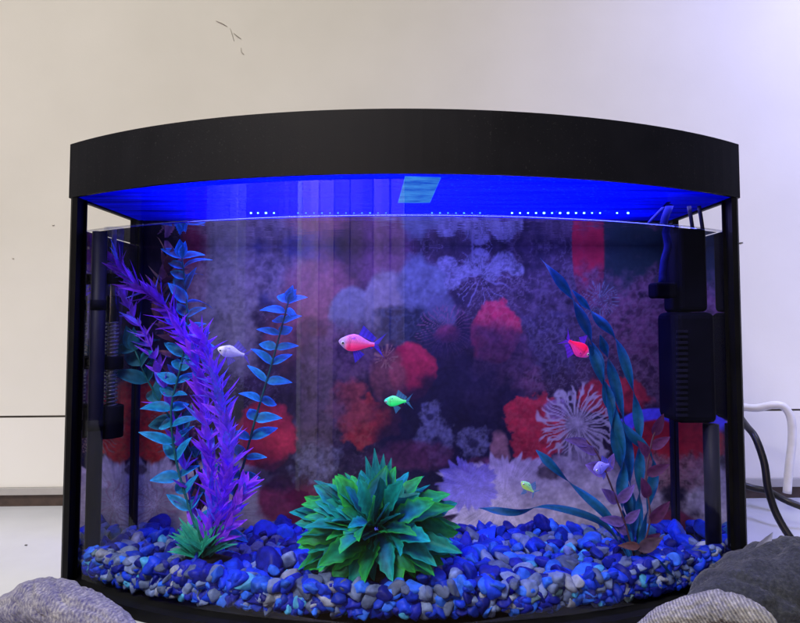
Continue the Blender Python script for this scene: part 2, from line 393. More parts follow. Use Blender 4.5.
# the room behind the camera: only its reflection in the front glass is seen
def mirror_x(u, Y):
    """x at depth Y of what the front glass mirrors at photo column u"""
    d = (at(u, 340, 1) - CAM); d = Vector((d.x, d.y, 0)).normalized()
    s = SIDE - BOW; R = (HW*HW + s*s) / (2*s); c = Vector((0, BOW + R, 0)); o = Vector((0, 0, 0))
    oc = o - c; b = oc.dot(d); tt = -b - math.sqrt(b*b - (oc.dot(oc) - R*R)); p = d * tt
    nn = (p - c).normalized(); r = d - 2 * d.dot(nn) * nn
    return p.x + r.x * (Y - p.y) / r.y
RY = -2.4
fl = MB(); fl.box((-6, RY - .5, -.82), (6, .78, -.75)); fo = fl.build('floor', M['brown'], None, smooth=False); tag(fo, 'dark room floor below the table', kind='structure')
m, nt, out = new('room wall paint'); p = N(nt, 'BsdfPrincipled'); a = N(nt, 'Attribute'); a.attribute_name = 'Col'
nt.links.new(a.outputs['Color'], p.inputs['Base Color']); p.inputs['Roughness'].default_value = .8; nt.links.new(p.outputs[0], out.inputs[0]); M['room'] = m
t = MB()
t.box((-9, RY - .1, -1), (9, RY - .001, 2.6), (.09, .085, .09))
for u0, u1, c, zz in ((150, 186, (.34, .31, .29), 2.3), (186, 205, (.70, .20, .18), 2.2), (206, 246, (.86, .86, .80), 2.2), (247, 299, (.36, .26, .24), 2.4), (299, 303, (.9, .88, .84), 2.2), (303, 334, (.74, .54, .46), 2.2),
                      (335, 373, (.30, .22, .24), 2.4), (373, 403, (.66, .48, .46), 2.3), (403, 404.5, (.9, .9, .9), 2.3)):
    nf = max(1, int((u1 - u0)/7)); cuts = [u0 + (u1 - u0)*k/nf + (random.uniform(-2, 2) if 0 < k < nf else 0) for k in range(nf + 1)]
    for k in range(nf):
        x0, x1 = sorted((mirror_x(cuts[k], RY), mirror_x(cuts[k+1], RY))); q = random.uniform(.6, 1.15); yb = RY + random.uniform(.02, .09); zl = .10 if u0 >= 335 else -.75
        t.box((x0 + .001, RY, zl), (x1 - .001, yb, zz), tuple(min(.9, v*q) for v in c))
rw = t.build('room_wall', M['room'], None, smooth=False); tag(rw, 'far wall of the room with pale door and curtain panels', kind='structure')

# ------------------------------------------------------------------ poster
class Noise2:
    def __init__(s, seed): s.t = np.random.default_rng(seed).random((256, 256))
    def __call__(s, x, y):
        xi = np.floor(x).astype(int); yi = np.floor(y).astype(int); fx = x - xi; fy = y - yi
        fx = fx*fx*(3-2*fx); fy = fy*fy*(3-2*fy); T = s.t
        a = T[xi % 256, yi % 256]; b = T[(xi+1) % 256, yi % 256]; c = T[xi % 256, (yi+1) % 256]; d = T[(xi+1) % 256, (yi+1) % 256]
        return (a*(1-fx)+b*fx)*(1-fy) + (c*(1-fx)+d*fx)*fy
def fbm(x, y, seed, o=5):
    r = 0; a = .5; s = 0
    for k in range(o):
        r = r + a * Noise2(seed*17+k)(x + k*13.7, y + k*7.1); s += a; a *= .55; x = x*2.03; y = y*2.03
    return r / s
def cells(x, y, seed):
    xi = np.floor(x).astype(int); yi = np.floor(y).astype(int); T = np.random.default_rng(seed).random((2, 128, 128)); best = np.full(x.shape, 9.); 
    for a in (-1, 0, 1):
        for b in (-1, 0, 1):
            cx = xi + a; cy = yi + b; d = (cx + T[0][cx % 128, cy % 128] - x)**2 + (cy + T[1][cx % 128, cy % 128] - y)**2; best = np.minimum(best, d)
    return np.sqrt(best)
def poster_colors(U, V):
    WU = U + 7*(fbm(U/9, V/9, 71, 3) - .5); WV = V + 7*(fbm(U/9, V/9, 72, 3) - .5)
    POL = cells(WU/5.2, WV/5.2, 5); POL2 = cells(WU/11, WV/11, 6)
    C = np.zeros(U.shape + (3,))
    n1 = fbm(U/38, V/38, 1); n2 = fbm(U/12, V/12, 2); n3 = fbm(U/4.5, V/4.5, 3, 4)
    def mix(mask, col):
        nonlocal C
        C = C*(1-mask[..., None]) + np.asarray(col)*mask[..., None] if np.ndim(col) == 1 else C*(1-mask[..., None]) + col*mask[..., None]
    sm = lambda e0, e1, x: (lambda t: t*t*(3-2*t))(np.clip((x-e0)/(e1-e0), 0, 1))
    # reef rock
    mixn = sm(.35, .7, n1)[..., None]
    C = np.array((.028, .022, .05))*(1-mixn) + np.array((.085, .055, .09))*mixn
    C = C * (.7 + .4*sm(.3, .75, n2) + .55*(.5 - POL) + .5*(.5-POL2))[..., None]
    ridg = 1 - np.abs(2*fbm(U/15, V/15, 9, 5) - 1)
    fine = 1 - np.abs(2*fbm(WU/7, WV/7, 19, 4) - 1)
    mix(sm(.90, .98, fine) * .45 * sm(.45, .62, n1), (.24, .20, .26)); mix(sm(.93, .99, ridg) * .4 * sm(.4, .65, n1), (.30, .25, .30))
    def blob(cx, cy, rx, ry, col, rough=.35, soft=.12, tex=.5, op=1.0, seed=0, lob=9.0, hi=None):
        w1 = fbm(U/lob, V/lob, 20+seed, 4) - .5; w2 = fbm(U/(lob*3), V/(lob*3), 40+seed, 3) - .5
        d = np.sqrt(((U-cx)/rx)**2 + ((V-cy)/ry)**2) + rough*(w1*1.2 + w2*1.2)
        mk = 1 - sm(1-soft, 1+soft, d)
        tx = fbm(U/(lob*1.15), V/(lob*1.15), 60+seed, 3); tf = fbm(U/3.2, V/3.2, 61+seed, 2)
        shade = 1 + tex*.45*(2*sm(.25, .75, tx) - 1) + tex*.3*(tf-.5) + tex*(.9*(.45 - POL)) + tex*.8*(.5 - POL2)
        c = np.asarray(col) * shade[..., None]
        if hi is not None:
            r = 1 - np.abs(2*fbm(U/(lob*.8), V/(lob*.8), 80+seed, 4) - 1); h = sm(.74, .98, r)[..., None]*.4
            c = c*(1-h) + np.asarray(hi)*h
        mix(mk*op, c)
    def spiky(cx, cy, rx, ry, col, nsp=34, amp=.3, op=1.0, seed=0, tex=.3):
        th = np.arctan2((V-cy)/ry, (U-cx)/rx); d = np.sqrt(((U-cx)/rx)**2 + ((V-cy)/ry)**2)
        s = Noise2(200+seed)(th*nsp/6.28 + 40, np.zeros_like(th)+seed) + .5*Noise2(210+seed)(th*nsp/2.3 + 70, d*2)
        mk = 1 - sm(.85, .97, d - amp*(s - .75))
        st = Noise2(220+seed)(th*nsp*.9 + 30, d*3)
        tx = fbm(U/7, V/7, 230+seed, 4)
        mix(mk*op, np.asarray(col) * (1 + tex*(st-.5)*1.2 + tex*(tx-.5)*2)[..., None])
    def rays(cx, cy, r, col, nr=26, op=.9, seed=0, w=.22, bend=.5, r0=.1):
        dx = U-cx; dy = V-cy; d = np.sqrt(dx*dx+dy*dy)/r
        th = np.arctan2(dy, dx) + bend*(fbm(U/22, V/22, 300+seed, 3)-.5)*d*2
        fr = np.abs(((th*nr/6.283 + .35*np.sin(th*5+seed)) % 1) - .5)*2
        ln = Noise2(310+seed)(np.floor(th*nr/6.283)*3.1+9, np.zeros_like(th)+.5)
        mk = (1 - sm(w*.5, w*1.3+.06, fr)) * (1 - sm(.65+.3*ln, .75+.3*ln, d)) * sm(r0*.5, r0, d)
        mix(mk*op, col)
    # upper zone
    blob(275, 262, 60, 40, (.045, .075, .22), .3, .3, .3, .85, 1, 30)
    blob(196, 250, 14, 70, (.34, .07, .10), .25, .2, .3, .9, 2, 20)
    blob(225, 300, 36, 75, (.30, .28, .25), .55, .25, .5, .85, 3, 12, (.5, .47, .38))  # pale rock with an upright reflection stripe painted in
    blob(262, 275, 42, 26, (.20, .17, .18), .6, .3, .6, .8, 4, 12, (.4, .36, .34))
    blob(318, 300, 36, 45, (.30, .13, .14), .4, .3, .35, .85, 5, 18)
    blob(298, 345, 30, 32, (.30, .12, .13), .5, .3, .5, .7, 6, 14)
    blob(385, 262, 30, 40, (.22, .10, .15), .4, .4, .4, .7, 7, 16)
    blob(357, 312, 26, 24, (.25, .26, .27), .3, .1, .3, 1, 8, 14)
    blob(385, 305, 22, 34, (.28, .27, .26), .3, .12, .3, .9, 9, 14)
    blob(422, 288, 28, 32, (.16, .18, .23), .35, .14, .4, 1, 10, 12)
    blob(440, 312, 16, 20, (.14, .15, .21), .3, .2, .4, 1, 11, 10)
    for k, (cx, cy, r) in enumerate(((447, 265, 11), (462, 274, 9), (474, 266, 12), (490, 272, 10), (503, 262, 12), (516, 270, 8), (452, 282, 8), (480, 256, 9))):
        blob(cx, cy, r, r*.85, (.17, .17, .23), .3, .15, .6, .9, 12+k, 5, (.4, .4, .5))
    rays(480, 276, 36, (.26, .25, .36), 20, .7, 1, .12, .8)
    blob(405, 330, 36, 24, (.035, .05, .075), .5, .2, .6, 1, 21, 10, (.12, .15, .2))
    rays(446, 332, 33, (.30, .14, .22), 40, .75, 2, .2, .5)
    blob(446, 334, 12, 9, (.30, .06, .12), .4, .3, .4, .8, 22, 7)
    blob(589, 245, 17, 62, (.42, .02, .05), .06, .05, .15, .95, 23, 40)
    mix((sm(603, 605, U)*(1-sm(664, 680, U))*(1-sm(285, 300, V + 25*(n2-.5)*2)))*.9, (.012, .05, .05))
    # middle rocks at the right
    blob(575, 305, 60, 40, (.10, .07, .11), .6, .3, .8, .8, 24, 8, (.24, .2, .27))
    blob(650, 320, 46, 46, (.15, .07, .12), .6, .3, .8, .8, 25, 8, (.32, .22, .3))
    rays(600, 300, 22, (.2, .3, .36), 30, .6, 3, .2)
    blob(545, 345, 30, 30, (.07, .06, .11), .6, .3, .9, .8, 26, 7, (.3, .26, .36))
    blob(655, 385, 30, 26, (.12, .07, .10), .6, .25, .9, .8, 27, 7, (.36, .26, .33))
    blob(495, 332, 24, 31, (.50, .055, .11), .35, .08, .4, 1, 28, 9, (.6, .18, .2))
    blob(505, 372, 34, 44, (.20, .09, .14), .7, .3, .8, .65, 29, 9, (.4, .26, .34))
    blob(478, 395, 20, 18, (.28, .18, .32), .6, .3, .7, .7, 30, 6, (.45, .33, .5))
    blob(425, 360, 44, 14, (.04, .03, .07), .5, .4, .4, .7, 61, 12)
    blob(352, 385, 62, 60, (.035, .025, .05), .6, .3, .6, .75, 65, 14); blob(470, 355, 60, 30, (.03, .022, .06), .5, .4, .5, .7, 66, 14)  # dark arch of a reflected figure painted into the print
    blob(413, 373, 23, 30, (.50, .045, .09), .25, .07, .3, 1, 31, 11)
    blob(388, 375, 18, 28, (.30, .12, .11), .4, .2, .4, .8, 32, 10)
    blob(368, 420, 30, 26, (.48, .07, .06), .5, .1, .4, 1, 33, 9, (.55, .2, .13))
    blob(350, 405, 26, 22, (.36, .09, .08), .6, .2, .5, .9, 34, 9)
    blob(345, 350, 40, 26, (.17, .10, .13), .6, .3, .7, .7, 35, 9, (.34, .24, .24))
    blob(318, 415, 26, 55, (.15, .11, .13), .5, .3, .7, .7, 62, 9, (.3, .24, .26))
    rays(386, 357, 15, (.42, .26, .18), 14, .8, 5, .25)
    # dark middle, also the reflected figure painted into the print
    blob(455, 430, 78, 66, (.018, .018, .05), .35, .2, .4, .92, 36, 16)
    for cx, cy, r in ((437, 440, 19), (473, 441, 15), (430, 415, 12)):
        blob(cx, cy, r, r, (.13, .14, .21), .7, .2, .9, .95, int(cx) % 19, 5, (.3, .32, .4))
        blob(cx, cy+2, r*.35, r*.3, (.03, .03, .07), .3, .3, .3, .8, 38, 5)
    blob(480, 470, 22, 14, (.2, .08, .14), .5, .2, .5, .9, 39, 8)
    blob(415, 455, 40, 14, (.17, .06, .11), .5, .3, .5, .8, 63, 8)
    # right lower
    blob(535, 428, 33, 33, (.48, .045, .07), .5, .07, .45, 1, 40, 8, (.55, .12, .13))
    blob(556, 408, 11, 10, (.30, .24, .38), .4, .2, .6, .9, 41, 5)
    blob(612, 396, 34, 18, (.44, .05, .07), .5, .12, .45, .95, 42, 8)
    blob(580, 438, 20, 30, (.24, .22, .26), .5, .4, .4, .7, 43, 6)
    rays(577, 424, 46, (.60, .58, .62), 30, .8, 6, .30, .5, .3); rays(577, 424, 40, (.55, .53, .58), 22, .8, 16, .30, .7, .12); blob(577, 424, 11, 11, (.40, .38, .42), .5, .4, .5, .8, 64, 5)
    blob(500, 452, 10, 20, (.34, .20, .20), .4, .2, .4, 1, 44, 8)
    spiky(505, 497, 68, 42, (.62, .58, .66), 60, .35, 1, 1)
    spiky(468, 485, 30, 28, (.34, .31, .72), 40, .35, .8, 5)
    blob(585, 500, 75, 42, (.44, .41, .47), .3, .15, .35, 1, 45, 9)
    blob(550, 472, 15, 7, (.10, .08, .09), .6, .3, .7, .9, 46, 6)
    blob(660, 440, 42, 28, (.42, .03, .05), .3, .1, .3, 1, 47, 12)
    d = np.sqrt(((U-655)/42)**2 + ((V-436)/27)**2); mk = sm(.55, .66, d + .12*(n2-.5))*(1-sm(1.0, 1.06, d))*(1-sm(432, 442, V-.25*(U-655)))
    mix(mk, np.asarray((.16, .15, .88))*(.6 + .8*n2)[..., None])
    blob(655, 470, 24, 18, (.28, .16, .20), .6, .25, .7, .9, 48, 5, (.45, .34, .36))
    blob(690, 445, 14, 26, (.11, .13, .16), .6, .2, .9, .9, 49, 6, (.3, .33, .38))
    tri = sm(0, 6, (V - 525) + (U - 640)*.62) * sm(640, 655, U)
    mix(tri * .95, np.asarray((.19, .03, .09)) * (.8 + .5*n2)[..., None])
    # left
    blob(148, 418, 27, 42, (.70, .09, .06), .5, .1, .45, 1, 50, 9, (.58, .22, .12))
    rays(178, 430, 34, (.50, .36, .28), 26, .8, 8, .22, .9)
    spiky(150, 508, 66, 56, (.74, .70, .72), 60, .3, 1, 2)
    spiky(225, 512, 70, 62, (.56, .54, .52), 50, .22, .85, 3, .2)
    blob(132, 470, 13, 6, (.16, .1, .1), .7, .3, .6, .8, 51, 6)
    rays(155, 505, 28, (.5, .28, .32), 22, .6, 9, .22, .9)
    blob(266, 436, 30, 36, (.55, .05, .09), .3, .08, .3, 1, 52, 11)
    blob(290, 500, 34, 24, (.28, .02, .08), .4, .2, .3, .9, 53, 12)
    blob(282, 475, 34, 16, (.05, .035, .06), .4, .3, .6, .8, 54, 8)
    blob(316, 462, 22, 20, (.18, .19, .22), .7, .25, .9, .9, 55, 6, (.34, .36, .38))
    C = np.clip(C, 0, 1)**1.26 * 1.0
    C = C * (.92 + .16*sm(.25, .75, n3))[..., None] + np.array((.011, .010, .018))  # blacks lifted: the water's milky veil put into the print colour
    # a dark bare margin at both ends of the sheet
    return np.clip(C, .004, .9)
PX0, PX1, PZ0, PZ1, PY = -HW + .0030, HW - .0030, .0085, .3465, .6555
nx, nz = 560, 320
xs = np.linspace(PX0, PX1, nx); zs = np.linspace(PZ0, PZ1, nz)
Xg, Zg = np.meshgrid(xs, zs, indexing='ij')
w_ = (PY - CAM.y)*FW.y + (Zg - CAM.z)*FW.z; Ug = PU + Xg*F/w_; Vg = PV - ((PY)*UP.y + (Zg - CAM.z)*UP.z)*F/w_
PC = poster_colors(Ug, Vg).reshape(-1, 3)
me = bpy.data.meshes.new('background_poster')
vv = np.stack([Xg, np.full_like(Xg, PY) + .0006*np.sin(Xg*22)*np.sin(Zg*19), Zg], -1).reshape(-1, 3)
idx = np.arange(nx*nz).reshape(nx, nz)
quads = np.stack([idx[:-1, :-1], idx[1:, :-1], idx[1:, 1:], idx[:-1, 1:]], -1).reshape(-1, 4)
def np_mesh(me, v, f, c, mat, smooth=True):
    k = f.shape[1]
    me.vertices.add(len(v)); me.vertices.foreach_set('co', v.astype(np.float32).ravel())
    me.loops.add(f.size); me.loops.foreach_set('vertex_index', f.astype(np.int32).ravel())
    me.polygons.add(len(f)); me.polygons.foreach_set('loop_start', np.arange(0, f.size, k, dtype=np.int32))
    me.polygons.foreach_set('loop_total', np.full(len(f), k, np.int32))
    me.polygons.foreach_set('use_smooth', np.full(len(f), smooth))
    me.update(calc_edges=True)
    a = me.color_attributes.new('Col', 'FLOAT_COLOR', 'POINT'); cc = np.ones((len(v), 4), np.float32); cc[:, :3] = c
    a.data.foreach_set('color', cc.ravel()); me.materials.append(mat); me.validate()
np_mesh(me, vv, quads, PC, M['print'])
po = bpy.data.objects.new('background_poster', me); COL.objects.link(po)
sm_ = po.modifiers.new('sheet', 'SOLIDIFY'); sm_.thickness = .0005; sm_.offset = 1
tag(po, 'printed coral reef poster covering the back of the aquarium', 'poster')

# ------------------------------------------------------------------ gravel
GF = at(78, 545, SIDE + .004).z; GB = at(300, 527, PY - .006).z
def gravel_h(x, y):
    f = (y - front_y(x)) / (PY - front_y(x))
    return GF*(1-f) + GB*f + .0022*math.sin(x*31 + 1)*math.sin(y*40) + .0016*math.sin(x*67+y*50)
vis = []
for k in range(10):
    v = iv3 = None
V3, F3 = ico_arrays(3)
def lump(seed):
    r = np.random.default_rng(seed); v = V3.copy()
    for _ in range(15):      # flatten a few sides: tumbled, faintly angular stones
        d = r.normal(size=3); d /= np.linalg.norm(d); h = r.uniform(.55, .9)
        s = v @ d; ov = np.clip(s - h, 0, None); v -= ov[:, None]*d*.95
    for _ in range(5):
        d = r.normal(size=3)*r.uniform(1.2, 2.6); v *= (1 + .03*np.sin(V3 @ d*1.8 + r.uniform(0, 6)))[:, None]
    return v
LUMPS = [lump(500 + k) for k in range(14)]
allv = []; allf = []; allc = []; base = 0; count = 0
def rot(r):
    q = r.normal(size=4); q /= np.linalg.norm(q); w, x, y, z = q
    return np.array([[1-2*(y*y+z*z), 2*(x*y-z*w), 2*(x*z+y*w)], [2*(x*y+z*w), 1-2*(x*x+z*z), 2*(y*z-x*w)], [2*(x*z-y*w), 2*(y*z+x*w), 1-2*(x*x+y*y)]])
def stone_col(r):
    q = r.random()
    if q < .24: c = np.array((.006, .012, .24))*r.uniform(.5, 1.4)
    elif q < .54: c = np.array((.006, .03, .45))*r.uniform(.5, 1.4)
    elif q < .66: c = np.array((.02, .10, .60))*r.uniform(.6, 1.3)
    elif q < .90: c = np.array((.10, .14, .30))*r.uniform(.5, 1.4)
    elif q < .95: c = np.array((.20, .23, .35))*r.uniform(.6, 1.2)
    elif q < .98: c = np.array((.06, .30, .60))*r.uniform(.7, 1.2)
    else: c = np.array((.09, .16, .22))*r.uniform(.6, 1.2)
    return np.clip(c, 0, .85)
pitch = .0152
for layer in range(4):
    ys = np.arange(BOW - .01, PY - .004, pitch*.86)
    for j, y0 in enumerate(ys):
        for x0 in np.arange(-HW + .006, HW - .005, pitch):
            x = x0 + (j % 2)*pitch*.5 + layer*.004 + rng.uniform(-.4, .4)*pitch; y = y0 + layer*.003 + rng.uniform(-.4, .4)*pitch
            if abs(x) > HW - .0085: continue
            depth = y - front_y(x)
            if layer > 1 and depth > .035: continue
            a = rng.uniform(.0060, .0098) * (1.35 if rng.random() < .16 else 1) * (.72 if rng.random() < .2 else 1)
            ax = np.array((a*rng.uniform(1.0, 1.45), a*rng.uniform(.8, 1.05), a*rng.uniform(.6, .85)))
            mxr = ax.max()
            if depth < .0062 + mxr*.9: 
                y = front_y(x) + .0062 + mxr*.9 + rng.uniform(0, .002)
            if y > PY - .0015 - mxr or False: continue
            x = max(-HW + .003 + mxr*.9, min(HW - .003 - mxr*.9, x))
            z = gravel_h(x, y) - mxr*.55 - layer*.0100 + rng.uniform(-.0025, .0025)
            if z - mxr < .0088: z = .0088 + mxr
            Rm = rot(rng)
            # lie mostly flat
            e = Euler((rng.normal()*.5, rng.normal()*.5, rng.uniform(0, 6.28))).to_matrix(); Rm = np.array(e)
            vloc = (LUMPS[rng.integers(len(LUMPS))]*ax) @ Rm.T + np.array((x, y, z))
            c = stone_col(rng)
            sp = fbm(vloc[:, 0]*260 + 3, vloc[:, 2]*260 + vloc[:, 1]*180, 7, 3)
            cc = c[None, :]*(.75 + .5*sp[:, None]) 
            allv.append(vloc); allf.append(F3 + base); allc.append(cc); base += len(vloc); count += 1
me = bpy.data.meshes.new('gravel')
np_mesh(me, np.concatenate(allv), np.concatenate(allf), np.clip(np.concatenate(allc), 0, .9), M['stone'])
g = bpy.data.objects.new('gravel', me); COL.objects.link(g); tag(g, 'blue and grey aquarium gravel on the tank floor', 'gravel', kind='stuff')
print('pebbles', count)

# ------------------------------------------------------------------ plants
def leaf(mb, base, d, nrm, L, W, c_in, c_edge, curl=.3, fold=.25, nl=7, nw=4, serr=0.0, tip=.55, prof=1.0, twist=0.0):
    """one leaf: starts at base, runs along d, bends away from nrm"""
    d = Vector(d).normalized(); nrm = Vector(nrm); nrm = (nrm - d*nrm.dot(d)).normalized(); s = d.cross(nrm)
    vs = []; cs = []; fs = []
    for i in range(nl + 1):
        t = i / nl; ang = curl * t * t
        p = Vector(base) + d * (L * t * (1 - .15*abs(curl)*t)) - nrm * (L * ang * .55)
        wd = W * .5 * max(.03, (math.sin(PI * min(1, t**(tip*1.25 + .0)) ) ** prof))
        if i == 0: wd = W * .07
        if i == nl: wd = W * .02
        if serr and 0 < i < nl: wd *= 1 + serr * (1 if i % 2 else -1) * random.uniform(.6, 1.2)
        tw = twist * t
        ss = s * math.cos(tw) + nrm * math.sin(tw); nn = nrm * math.cos(tw) - s * math.sin(tw)
        for j in range(nw + 1):
            q = 2 * j / nw - 1
            vs.append(p + ss * (wd * q) + nn * (fold * wd * abs(q)))
            e = max(abs(q) ** 2.2, t ** 4); 
            vein = 1.25 if j == nw//2 else (.82 if (j + i) % 2 else 1.08)
            cs.append(tuple(min(.95, (c_in[k]*(1-e) + c_edge[k]*e)*vein) for k in range(3)))
    for i in range(nl):
        for j in range(nw):
            a = i*(nw+1)+j; fs.append((a, a+1, a+nw+2, a+nw+1))
    mb.add(vs, fs, cs)
def jit(c, a=.25):
    k = 1 + random.uniform(-a, a); return tuple(min(.95, x*k) for x in c)
def stem_pts(pix, n):
    return spline([at(u, v, D) for u, v, D in pix], n)
def rock(mb, c, r, col, seed):
    v = lump(seed) * np.array(r) + np.array(c); mb.add([tuple(p) for p in v], [tuple(f) for f in F3], col)

# --- tall plant at the left: one weighted base with fronds
pl = empty('artificial_plant', at(206, 566, .520)); tag(pl, 'tall purple and teal plastic plant on a dark rock base', 'plant', 'plastic plants in the gravel')
t = MB(); c = at(205, 566, .522); rock(t, c, (.026, .017, .017), (.012, .010, .02), 77); t.build('base', M['leaf'], pl)
t = MB()
for k in range(46):
    b = at(205, 556, .520) + Vector((random.uniform(-.007, .007), random.uniform(-.006, .006), 0)); a = random.uniform(0, 2*PI); e = random.uniform(.5, 1.35)
    leaf(t, b, (math.cos(a)*math.cos(e), math.sin(a)*math.cos(e)*.7 - .2, math.sin(e)), (0, -.6, 1), random.uniform(.022, .040), random.uniform(.0045, .007), jit((.01, .20, .15)), jit((.02, .30, .22)), .5, .3)
t.build('grass_tuft', M['leaf'], pl)
def whorl_frond(pix, n, per, L0, L1, W, c1, c2, e0=.5, dim=1.0):
    mb = MB(); P = stem_pts(pix, n); mb.fit = True; mb.tube(P, [.0011 * (1 - .5*i/n) for i in range(n)], 6, c1)
    for i in range(1, n):
        T = (P[min(i+1, n-1)] - P[i-1]).normalized(); A = T.cross(Vector((0, 1, 0))).normalized(); B = T.cross(A)
        L = L0 + (L1 - L0)*i/n
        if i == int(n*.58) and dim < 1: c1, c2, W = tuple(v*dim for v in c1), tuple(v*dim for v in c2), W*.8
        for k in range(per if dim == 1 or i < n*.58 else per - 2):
            a = 2*PI*(k + .5*(i % 2))/per + random.uniform(-.3, .3); o = A*math.cos(a) + B*math.sin(a)*.8
            e = e0 + random.uniform(-.3, .4)
            leaf(mb, P[i], T*math.cos(e) + o*math.sin(e), T - o*.4 + Vector((0, -random.uniform(.2, .9), 0)), L*random.uniform(.6, 1.2), W*random.uniform(.7, 1.25), jit(c1, .5), jit(c2, .4) if random.random() < .8 else jit((.06, .12, .9), .3), random.uniform(-.5, .35), .3, 6, 2)
    return mb
pu, pu2 = (.12, .016, .85), (.22, .045, .95)
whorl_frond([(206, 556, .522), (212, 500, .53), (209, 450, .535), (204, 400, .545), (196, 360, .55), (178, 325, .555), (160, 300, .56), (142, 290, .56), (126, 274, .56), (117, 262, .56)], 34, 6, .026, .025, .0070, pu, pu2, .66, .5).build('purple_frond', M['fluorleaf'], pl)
whorl_frond([(206, 556, .520), (222, 505, .525), (228, 455, .53), (223, 410, .535), (214, 375, .54), (203, 340, .545)], 24, 7, .027, .022, .0070, pu, pu2, .72).build('purple_frond', M['fluorleaf'], pl)
whorl_frond([(206, 556, .525), (192, 510, .545), (180, 440, .56), (162, 380, .565), (148, 340, .57), (130, 310, .575), (121, 285, .575)], 20, 4, .022, .025, .0064, (.12, .03, .62), (.2, .06, .8), .65).build('purple_frond', M['fluorleaf'], pl)
whorl_frond([(209, 554, .517), (226, 530, .517), (236, 505, .52), (244, 488, .52)], 7, 5, .018, .022, .007, (.18, .03, .75), (.30, .06, .9)).build('purple_frond', M['fluorleaf'], pl)
def pair_frond(pix, n, L0, L1, W, c1, c2, e0=1.05, top=None):
    mb = MB(); P = stem_pts(pix, n); mb.fit = True; mb.tube(P, [.0014 * (1 - .5*i/n) for i in range(n)], 6, (.01, .10, .14))
    for i in range(2, n):
        T = (P[min(i+1, n-1)] - P[i-1]).normalized(); A = T.cross(Vector((0, 1, 0))).normalized(); B = T.cross(A)
        L = L0 + (L1 - L0)*i/n
        for k in range(2):
            a = (0 if k == 0 else PI) + (.45 if i % 2 else -.45) + random.uniform(-.4, .4); o = A*math.cos(a) + B*math.sin(a)*1.0
            e = e0 + random.uniform(-.5, .3)
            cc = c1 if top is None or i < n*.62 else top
            leaf(mb, P[i], T*math.cos(e) + o*math.sin(e), T*.6 + Vector((0, -1, 0))*random.uniform(.4, 1.0), L*random.uniform(.65, 1.15), W*random.uniform(.7, 1.15), jit(cc, .4), jit(c2, .35), random.uniform(.3, 1.1), .2, 7, 4, prof=.8)
    leaf(mb, P[-1], T, Vector((0, -1, .2)), L1*.8, W, jit(c1), jit(c2), .1, .3); leaf(mb, P[-1], T + Vector((.3, 0, 0)), Vector((0, -1, .2)), L1*.7, W*.8, jit(c1), jit(c2), .1, .3)
    return mb
te, te2 = (.004, .12, .24), (.02, .28, .95)
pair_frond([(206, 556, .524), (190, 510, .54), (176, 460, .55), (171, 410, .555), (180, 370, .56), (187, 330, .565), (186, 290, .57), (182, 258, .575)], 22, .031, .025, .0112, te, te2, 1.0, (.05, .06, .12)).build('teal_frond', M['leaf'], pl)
pair_frond([(206, 556, .526), (226, 520, .54), (242, 470, .555), (255, 420, .56), (270, 370, .565), (281, 330, .565), (288, 303, .565)], 17, .030, .022, .0110, te, te2, 1.15).build('teal_frond', M['leaf'], pl)
pair_frond([(206, 556, .526), (212, 520, .55), (200, 470, .565), (178, 430, .57), (150, 385, .575), (135, 350, .575)], 12, .030, .032, .0150, (.006, .07, .14), (.012, .16, .34), .9).build('teal_frond', M['leaf'], pl)
mb = whorl_frond([(206, 556, .53), (196, 480, .565), (182, 400, .58), (172, 340, .585), (160, 300, .585), (172, 262, .585)], 18, 4, .018, .028, .013, (.10, .04, .10), (.2, .09, .12), .8); mb.build('brown_frond', M['leaf'], pl)

# --- round green plant in the middle
pg = empty('artificial_plant', at(382, 572, .500)); tag(pg, 'bushy round green plastic plant with broad toothed leaves', 'plant', 'plastic plants in the gravel')
ctr = at(376, 530, .512)
t = MB(); rock(t, at(384, 572, .506), (.024, .016, .012), (.01, .02, .02), 91); t.build('base', M['leaf'], pg)
t = MB(); k = 0
for ring_, (el, cnt, L) in enumerate(((-.45, 22, .056), (-.25, 26, .061), (-.05, 28, .064), (.15, 28, .064), (.35, 26, .063), (.55, 23, .061), (.75, 19, .058), (.95, 15, .055), (1.15, 10, .052), (1.4, 6, .050))):
    for q in range(cnt):
        a = 2*PI*(q + .5*(ring_ % 2))/cnt + random.uniform(-.18, .18); e = el + random.uniform(-.17, .17)
        dx, dy, dz = math.cos(a)*math.cos(e), math.sin(a)*math.cos(e)*.55, math.sin(e)*.92
        LL = L*.87*random.uniform(.62, 1.12) * (1.12 if abs(dx) > .6 else 1)
        ci = jit((.002, .13, .12), .4) if random.random() < .68 else jit((.006, .10, .30), .3)
        ce = jit((.025, .42, .06), .4) if random.random() < .55 else jit((.006, .30, .26), .3)
        b = ctr + Vector((dx*.012, dy*.010, dz*.008))
        leaf(t, b, (dx, dy, dz), (-dx*.2 + random.uniform(-.5, .5), -dy*.3 - .7, .8), LL, random.uniform(.0135, .0205), ci, ce, random.uniform(.1, .9), random.uniform(.15, .5), 12, 6, .13, .85, .8, random.uniform(-.9, .9))
for dxx in (-.022, -.008, .004, .016):
    leaf(t, at(380, 510, .53), (dxx*14, .2, 1), (0, -1, .1), .050 + random.uniform(-.006, .004), .011, (.004, .12, .15), (.01, .28, .26), .1, .4, 8, 4, .06)
t.build('leaves', M['leaf'], pg)

